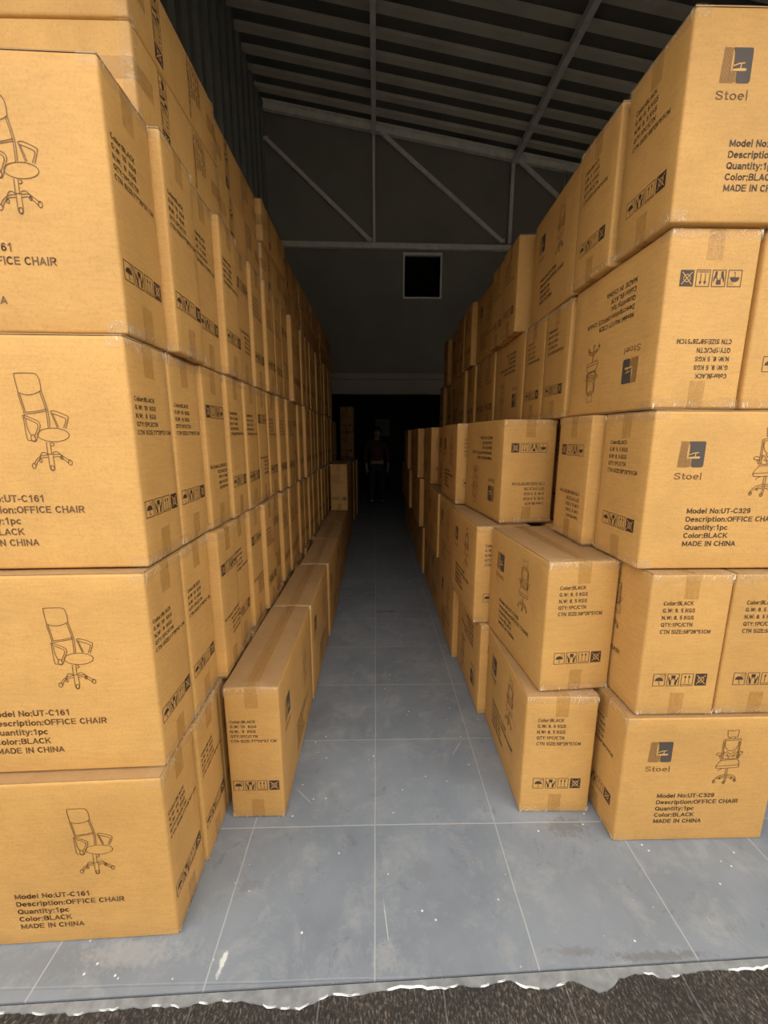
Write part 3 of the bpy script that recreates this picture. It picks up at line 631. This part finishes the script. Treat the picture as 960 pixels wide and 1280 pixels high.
for k in KIND:
    M = {'body': body_mesh(k), 'flap-': flap_mesh(k, -1), 'flap+': flap_mesh(k, 1), 'tape_top': centre_tape(k, True, 5), 'tape_bot': centre_tape(k, False, 6)}
    wp_, sp_, cp_, lp_, mp_ = weight_print(k), symbol_print(k), chair_print(k), logo_print(k), model_print(k)
    for fc in ('+x', '-x'):
        for v in (0, 1, 2):
            M['edge_top%s%d' % (fc, v)] = edge_tape(k, fc, True, 11+v*7); M['edge_bot%s%d' % (fc, v)] = edge_tape(k, fc, False, 12+v*7)
        M['weight'+fc] = wp_.mesh('weight_text', k, fc, [M_ink]); M['symbols'+fc] = sp_.mesh('handling_symbols', k, fc, [M_ink, M_kraft])
    for fc in ('-y', '+y'):
        M['chair'+fc] = cp_.mesh('chair_drawing', k, fc, [M_inkb]); M['logo'+fc] = lp_.mesh('brand_mark', k, fc, [M_inkl, M_kraft, M_inkb])
        M['model'+fc] = mp_.mesh('model_text', k, fc, [M_inkb if k == 'tall' else M_ink])
    MESH[k] = M

BOXES = []
rb = random.Random(21)
def carton(k, centre, rot=0, roll=0, ends='', sides='', parts=True, label='', group=None, tilt=0, pitch=0):
    """centre = (x, y, z of the underside). roll about the carton's own long axis: 0, 90 (laid on its side), 180 (upside down)"""
    L, T, H = KIND[k]['L'], KIND[k]['T'], KIND[k]['H']
    halfz = T/2 if roll in (90, -90) else H/2
    R = Matrix.Rotation(math.radians(rot), 4, 'Z') @ Matrix.Rotation(math.radians(tilt), 4, 'X') @ Matrix.Rotation(math.radians(pitch), 4, 'Y') @ Matrix.Rotation(math.radians(roll), 4, 'X')
    mid = Vector((centre[0], centre[1], centre[2]+halfz))
    loc = mid-(R @ Vector((0, 0, H/2)))
    o = link('cardboard_box', MESH[k]['body']); o.matrix_world = Matrix.Translation(loc) @ R
    tag(o, label, 'cardboard box', group)
    def ch(name, key): link(name, MESH[k][key], o)
    if parts:
        ch('flap', 'flap-'); ch('flap', 'flap+'); ch('packing_tape', 'tape_top'); ch('packing_tape', 'tape_bot')
        for e in ends:
            fc = {'R': '+x', 'L': '-x'}[e]; v = rb.randrange(3)
            ch('edge_tape', 'edge_top%s%d' % (fc, v)); ch('edge_tape', 'edge_bot%s%d' % (fc, (v+1) % 3)); ch('weight_text', 'weight'+fc); ch('handling_symbols', 'symbols'+fc)
        for s_ in sides:
            fc = {'F': '-y', 'B': '+y'}[s_]
            if roll == 180: fc = {'-y': '+y', '+y': '-y'}[fc]
            ch('brand_mark', 'logo'+fc); ch('chair_drawing', 'chair'+fc); ch('model_text', 'model'+fc)
    BOXES.append(o); return o
ORD = ['front', 'second', 'third', 'fourth', 'fifth', 'sixth', 'seventh', 'eighth', 'ninth', 'tenth', 'eleventh', 'twelfth', 'thirteenth', 'fourteenth', 'fifteenth',
       'sixteenth', 'seventeenth', 'eighteenth', 'nineteenth', 'twentieth', 'twenty-first', 'twenty-second', 'twenty-third', 'twenty-fourth', 'twenty-fifth', 'twenty-sixth', 'twenty-seventh', 'twenty-eighth', 'twenty-ninth', 'thirtieth']
TIER = ['floor tier', 'second tier up', 'third tier up', 'fourth tier up', 'fifth tier up', 'sixth tier up']

# -- left wall of tall cartons, narrow ends to the aisle
L1 = KIND['tall']['L']; T1 = KIND['tall']['T']; P1 = .2062; HP = .5635
start = [.94, .972, 1.0, 1.022]; ZB = [0, .5455, 1.1165, 1.687]; ZH = [.542, .567, .5665, .5625]
prot = {(3, 1): .022, (3, 3): .016, (2, 1): -.004, (2, 3): .010, (2, 5): .004, (1, 2): .024, (1, 5): .022, (2, 8): .02, (3, 9): .022, (3, 6): .012, (0, 1): .004, (2, 11): .028, (1, 7): .014, (1, 8): .018}
flips = {(2, 2), (1, 2), (1, 4), (3, 4), (1, 6), (2, 5), (0, 7), (3, 8), (2, 9)}
rj = random.Random(5)
for t in range(4):
    ncol = 22
    for c in range(ncol):
        X = -.590+prot.get((t, c), rj.choice([0, .003, .006, -.004, .009, -.002, .012]))
        if c == 0: X = -.588
        y = start[t]+P1*c+T1/2
        fl = 180 if (t, c) in flips else 0
        if c == 0:
            lab = 'front carton of left wall, %s, chair drawing facing camera' % TIER[t]
        else:
            lab = 'upright carton in left wall, %s row from entrance, %s' % (ORD[c], TIER[t])
            if fl: lab = 'upside-down printed carton in left wall, %s row back, %s' % (ORD[c], TIER[t])
        TH = 1.8; y -= L1/2*math.sin(math.radians(TH))-(.002 if c else 0); X -= T1/2*math.sin(math.radians(TH))*.6
        o = carton('tall', (X-L1/2, y, ZB[t]+(.0 if not fl else (ZH[t]-KIND['tall']['H']*1.0))), TH, fl, 'R', 'F' if c == 0 else '', True, lab, 'cartons of the left wall')
        o.scale.z = ZH[t]/KIND['tall']['H']
# dimmer continuation beyond row 22, three tiers
for t in range(3):
    for c in range(22, 29):
        carton('tall', (-.685+rj.uniform(-.008, .004)-L1/2, start[t]+P1*c+T1/2+.05, t*HP), 0, 0, '', '', False,
               'dim far carton in left wall, %s row from entrance, %s' % (ORD[c], TIER[t]), 'cartons of the left wall')
# cartons laid flat on top of the left wall
for t in range(2):
    y = 1.20
    for c in range(8):
        H1 = KIND['tall']['H']; X = -.612+rj.uniform(-.008, .012)
        if c == 2: X += .010
        zz = 2.2535+t*(T1+.004)
        yy = y+H1/2
        if yy+H1/2 > 5.8: break
        o = carton('tall', (X-L1/2, yy, zz), 0, -90, 'R', 'B' if False else '', True,
               'carton lying flat atop left wall, %s along it, %s layer' % (['nearest', 'second', 'third', 'fourth', 'fifth', 'sixth', 'seventh', 'furthest'][c], ['lower', 'upper'][t]), 'cartons lying flat on top of the left wall')
        y += H1+.012+(.0 if c else -.0)
# -- low row on the floor in front of the left wall (ends to the camera)
rows = [(1.31, -.357), (2.018, -.352), (2.735, -.340), (3.445, -.352), (4.155, -.360), (4.865, -.368), (5.575, -.376)]
nm = ['nearest', 'second', 'third', 'fourth', 'fifth', 'sixth', 'furthest']
for i, (y, xr) in enumerate(rows):
    carton('tall', (xr-T1/2, y+L1/2, 0), -90, 0, 'R', 'B' if i < 3 else 'B', True,
           '%s carton of the low single row on floor beside left wall' % nm[i], 'low floor row beside the left wall')
carton('tall', (-.445, 4.77+L1/2, HP+.001), -90, 0, 'R', 'B', True, 'single upright carton standing on top of far end of low left floor row', 'low floor row beside the left wall')
# dim stacks beyond the low row
L2 = KIND['wide']['L']; T2 = KIND['wide']['T']; HQ = .5105
for i, (y, xr) in enumerate([(6.30, -.395), (6.87, -.375), (7.43, -.35)]):
    for t in range(2):
        carton('wide', (xr-T2/2, y+L2/2, t*HQ), -90, 0, 'R', 'B', True, 'dim carton near back doorway, %s of three stacks, %s' % (['first', 'second', 'last'][i], ['on floor', 'on top'][t]), 'dim cartons near the back doorway')
for t in range(4):
    carton('wide', (-.60, 8.42+L2/2, t*(HQ)), -90, 0, 'R', '', True, 'dim carton stacked inside the dark back room left of person, %s' % TIER[t], 'cartons in the back room')

# -- big right stack of wide cartons
def Rc(tier, x, y, orient, ends, sides, lab, flip=0, parts=True, drot=0, grp='cartons of the big right stack', tilt=0):
    """x, y: aisle-side front corner. orient 'S': wide face to camera; 'E': narrow end to camera"""
    k = 'wide'
    if orient == 'S': cx, cy, rot = x+L2/2, y+T2/2, 0
    else: cx, cy, rot = x+T2/2, y+L2/2, -90
    if drot:
        w_, d_ = (L2, T2) if orient == 'S' else (T2, L2)
        v = Matrix.Rotation(math.radians(drot), 2) @ Vector((w_/2, d_/2)); cx, cy = x+v.x, y+v.y
    return carton(k, (cx, cy, tier*HQ), rot+drot, flip, ends, sides, parts, lab, grp)
# orient S: aisle end is local -x ('L'), camera side is -y ('F'). orient E (rot -90): local +x -> -Y (camera end 'R'), local -y -> -X (aisle side 'F')
Rc(0, .856, 1.19, 'S', 'L', 'F', 'front right carton on the floor with chair drawing and logo facing camera')
for c in range(1, 15): Rc(0, .86, 1.19+c*.273, 'S', '', '', 'hidden floor carton of right stack, %s row back, behind the aisle stacks' % ORD[c], parts=False)
Rc(1, .882, 1.198, 'E', 'R', 'F', 'right stack carton with weight text facing camera, second tier, aisle side')
Rc(1, 1.158, 1.200, 'E', 'R', 'F', 'right stack carton with weight text, second tier, cut off by right picture edge')
for c in range(2, 15): Rc(1, .86, 1.21+c*.273, 'S', '', '', 'hidden second tier carton of right stack, %s row back' % ORD[c], parts=False)
Rc(2, .852, 1.235, 'S', 'L', 'F', 'right stack carton at eye level with large logo and model text facing camera')
Rc(2, .815, 1.525, 'S', 'L', 'F', 'upside-down carton at eye level, just behind large logo carton', flip=180)
for c in range(2, 15): Rc(2, .93, 1.30+c*.2735, 'S', 'L' if c < 4 else '', '', 'hidden third tier carton of right stack, %s row back' % ORD[c], parts=c < 4)
Rc(3, .852, 1.262, 'E', 'R', 'F', 'upside-down carton above the large logo carton, symbols row facing camera at its top', flip=180)
Rc(3, 1.135, 1.262, 'E', 'R', 'F', 'carton cut by right picture edge, beside upside-down carton on fourth tier', flip=0)
f4 = [(.846, 1.836, 'S', 0, 'second'), (.848, 2.110, 'S', 0, 'third'), (.850, 2.40, 'E', 180, 'fourth'), (.842, 2.96, 'S', 0, 'fifth'), (.85, 3.235, 'S', 0, 'sixth'), (.835, 3.51, 'S', 0, 'seventh'),
      (.815, 3.80, 'S', 0, 'eighth'), (.85, 4.08, 'E', 0, 'ninth'), (.85, 4.64, 'S', 0, 'tenth'), (.82, 5.0, 'S', 0, 'eleventh')]
for x, y, o_, fl, n_ in f4:
    Rc(3, x, y, o_, 'L' if o_ == 'S' else 'R', '' if o_ == 'S' else 'F', 'right stack carton on fourth tier, %s along the aisle, %s' % (n_, 'narrow end to the aisle' if o_ == 'S' else ('upside-down wide face to the aisle' if fl else 'wide face to the aisle')), flip=fl)
    if o_ == 'E': Rc(3, x+.28, y, o_, '', '', 'hidden fourth tier carton behind the %s one on right stack' % n_, parts=False)
f5 = [(.832, 1.245, 'S', 'F', 0, 'topmost carton at upper right corner with logo facing camera'),
      (.826, 1.545, 'S', '', 0, 'top tier carton just behind the upper right logo carton, narrow end to aisle'),
      (.838, 1.835, 'E', 'F', -3.0, 'top tier carton with logo, chair drawing and text facing the aisle'),
      (.800, 2.445, 'S', 'F', 0, 'top tier carton jutting into the aisle, its blank side lit'),
      (.812, 2.720, 'S', '', 0, 'top tier carton right behind the lit jutting one'),
      (.848, 3.00, 'E', 'F', 0, 'top tier carton with wide printed face, between two jutting cartons'),
      (.808, 3.575, 'S', '', 0, 'second lit carton jutting from top tier, further down the aisle'),
      (.818, 3.93, 'S', '', 0, 'slim-looking top tier carton behind the second jutting one'),
      (.862, 4.21, 'E', 'F', 0, 'far top tier carton with wide face to aisle, before the last jutting one'),
      (.835, 4.86, 'S', '', 0, 'last lit carton jutting from far top tier, low against back wall')]
for x, y, o_, sd, dr, lb in f5:
    Rc(4, x, y, o_, 'L' if o_ == 'S' else 'R', sd if x != .80 else '', lb, drot=dr, grp='top tier of the right stack')
# -- aisle stacks on the right (narrow ends to camera)
G = 'aisle stacks on the right'
a1 = [(.555, 1.312), (.530, 1.874), (.498, 2.430), (.505, 2.985), (.51, 3.54), (.490, 4.095), (.50, 4.65), (.50, 5.205), (.50, 5.76), (.50, 6.32)]
for i, (x, y) in enumerate(a1):
    Rc(0, x, y, 'E', 'R', 'F', ['nearest carton on floor of right aisle stack, symbols facing camera', 'floor carton of right aisle stack behind the nearest, upside-down logo'][i] if i < 2 else 'floor carton of right aisle stack, %s from the entrance' % ORD[i], grp=G, flip=180 if i == 1 else 0, drot=(-1.2 if i == 0 else 0))
a2 = [(.606, 1.330, 4.5), (.492, 1.895, 1.5), (.487, 2.455, 0), (.472, 3.01, 0), (.495, 3.565, 0), (.452, 4.12, 0), (.47, 4.675, 0), (.435, 5.23, 0), (.45, 5.785, 0), (.45, 6.34, 0)]
for i, (x, y, r_) in enumerate(a2):
    Rc(1, x, y, 'E', 'R', 'F', ['twisted carton with open dusty top on second tier of nearest aisle stack', 'second tier aisle carton leaning out just behind the twisted one'][i] if i < 2 else 'second tier carton of right aisle stack, %s from the entrance' % ORD[i], grp=G, drot=r_)
a3 = [(.612, 1.935, 5.5, 180), (.505, 2.520, 0, 0), (.56, 3.075, 0, 0), (.495, 3.63, 0, 0), (.435, 4.185, 0, 0), (.46, 4.74, 0, 0), (.415, 5.295, 0, 0)]
for i, (x, y, r_, fl) in enumerate(a3):
    Rc(2, x, y, 'E', 'R', 'F', 'upside-down carton topping the right aisle stacks, nearest at eye level' if i == 0 else 'third tier carton of right aisle stack, %s of that tier' % ORD[i], grp=G, drot=r_, flip=fl)

# ------------------------------------------------------------------ person in the dark back doorway
def skin_obj(name, chains, mat, parent, sub=2, root=0):
    """chains: list of lists of (point, radius); shared points are merged"""
    vs = []; rad = []; ed = []
    def idx(p, r):
        for i, q in enumerate(vs):
            if (Vector(q)-Vector(p)).length < 1e-4: return i
        vs.append(p); rad.append(r); return len(vs)-1
    for chn in chains:
        pr = None
        for p, r in chn:
            i = idx(p, r)
            if pr is not None and pr != i: ed.append((pr, i))
            pr = i
    me = bpy.data.meshes.new(name); me.from_pydata(vs, ed, []); me.materials.append(mat)
    o = link(name, me, parent); o.modifiers.new('skin', 'SKIN'); o.modifiers.new('sub', 'SUBSURF').levels = sub; o.modifiers['sub'].render_levels = sub
    for i, sv in enumerate(me.skin_vertices[0].data):
        sv.radius = (rad[i], rad[i]) if not isinstance(rad[i], tuple) else rad[i]; sv.use_root = (i == root)
    return o
M_skin = plain('skin', (.42, .24, .16), .55); M_shirt = plain('shaded_pink_shirt', (.10, .035, .032), .85); M_trou = plain('black_trousers', (.02, .02, .025), .8)  # shirt pink is darkened, the doorway's gloom is put into its colour
M_hair = plain('black_hair', (.012, .010, .009), .6); M_shoe = plain('dark_shoes', (.03, .025, .022), .5); M_eye = plain('eye_white', (.6, .6, .58), .3)
per = bpy.data.objects.new('person', None); col.objects.link(per); per.location = (.02, 8.45, 0); per.rotation_euler = (0, 0, math.radians(4))
tag(per, 'person in pink shirt and dark trousers standing in the dark back doorway', 'person')
B = []
B.append([((0,0,.88),.125), ((0,0,1.00),.118), ((0,-.005,1.14),.125), ((0,0,1.28),.130), ((0,.005,1.36),.075), ((0,.005,1.42),.050), ((0,-.005,1.47),.062), ((0,-.008,1.53),.080), ((0,0,1.585),.052)])
for s_ in (-1, 1):
    B.append([((0,0,.88),.125), ((s_*.09,0,.80),.088), ((s_*.10,-.01,.62),.068), ((s_*.105,-.012,.46),.054), ((s_*.11,.0,.30),.050), ((s_*.115,.015,.09),.036), ((s_*.118,0,.045),.038), ((s_*.13,-.13,.03),.030)])
    B.append([((0,0,1.28),.130), ((s_*.165,.005,1.31),.052), ((s_*.21,.01,1.16),.042), ((s_*.235,.01,1.03),.036), ((s_*.225,-.06,.86),.027), ((s_*.222,-.075,.80),.024), ((s_*.220,-.082,.755),.028)])
    for j, (dy, ln) in enumerate(((-.024, .062), (-.008, .070), (.009, .066), (.024, .052))):
        B.append([((s_*.220,-.082,.755),.028), ((s_*.219,-.084+dy,.715),.0095), ((s_*.214,-.088+dy,.715-ln*.55),.0085), ((s_*.203,-.094+dy,.715-ln),.0070)])
    B.append([((s_*.222,-.075,.80),.024), ((s_*.205,-.112,.765),.011), ((s_*.196,-.122,.735),.0095), ((s_*.190,-.124,.712),.0080)])
body = skin_obj('body', B, M_skin, per)
S = [[((0,0,.90),.142), ((0,0,1.02),.138), ((0,-.005,1.15),.142), ((0,0,1.28),.145), ((0,.005,1.36),.085)]]
for s_ in (-1, 1): S.append([((0,0,1.28),.145), ((s_*.165,.005,1.312),.064), ((s_*.21,.01,1.16),.054), ((s_*.235,.01,1.03),.048), ((s_*.229,-.03,.93),.042), ((s_*.226,-.052,.875),.037)])
skin_obj('shirt', S, M_shirt, per)
Tt = [[((0,0,.93),.132), ((0,0,.87),.136)]]
for s_ in (-1, 1): Tt.append([((0,0,.87),.136), ((s_*.09,0,.79),.100), ((s_*.10,-.01,.62),.082), ((s_*.105,-.01,.45),.070), ((s_*.11,.0,.28),.064), ((s_*.115,.01,.10),.058)])
skin_obj('trousers', Tt, M_trou, per)
for s_ in (-1, 1): skin_obj('shoe', [[((s_*.117,.03,.045),.044), ((s_*.120,-.04,.045),.044), ((s_*.130,-.14,.036),.036)]], M_shoe, per)
bm = bmesh.new(); bmesh.ops.create_icosphere(bm, subdivisions=3, radius=.094)
for v in bm.verts:
    v.co.z *= 1.08
    if v.co.y < -.035 and v.co.z < .045: v.co.y = -.035+(v.co.y+.035)*.2
    if v.co.z < -.03: v.co.z = -.03+(v.co.z+.03)*.3
    v.co += Vector((0, .012, 1.545))
me = bpy.data.meshes.new('hair'); bm.to_mesh(me); bm.free(); me.materials.append(M_hair); link('hair', me, per)
for s_ in (-1, 1):
    bm = bmesh.new(); bmesh.ops.create_uvsphere(bm, u_segments=10, v_segments=8, radius=.012)
    for v in bm.verts: v.co += Vector((s_*.03, -.078, 1.515))
    me = bpy.data.meshes.new('eye'); bm.to_mesh(me); bm.free(); me.materials.append(M_eye); link('eye', me, per)
m = MB(); m.add([(0,-.080,1.515),(-.012,-.082,1.483),(.012,-.082,1.483),(0,-.105,1.487)], [(0,1,3),(0,3,2),(1,2,3)]); m.build('nose', M_skin, per, smooth=True)
m = MB(); m.tube([(-.022,-.078,1.462),(0,-.084,1.459),(.022,-.078,1.462)], .005, 6); m.build('mouth', plain('lips', (.3, .12, .1), .5), per, smooth=True)
# pale notice board on the far wall
m = MB(); m.box(-.02, .42, 12.36, 12.4, 1.45, 1.95)
bd = m.build('wall_board', plain('dull_board', (.30, .31, .25), .6), bevel=.004); tag(bd, 'pale board on the far wall of the dark back room', 'board')
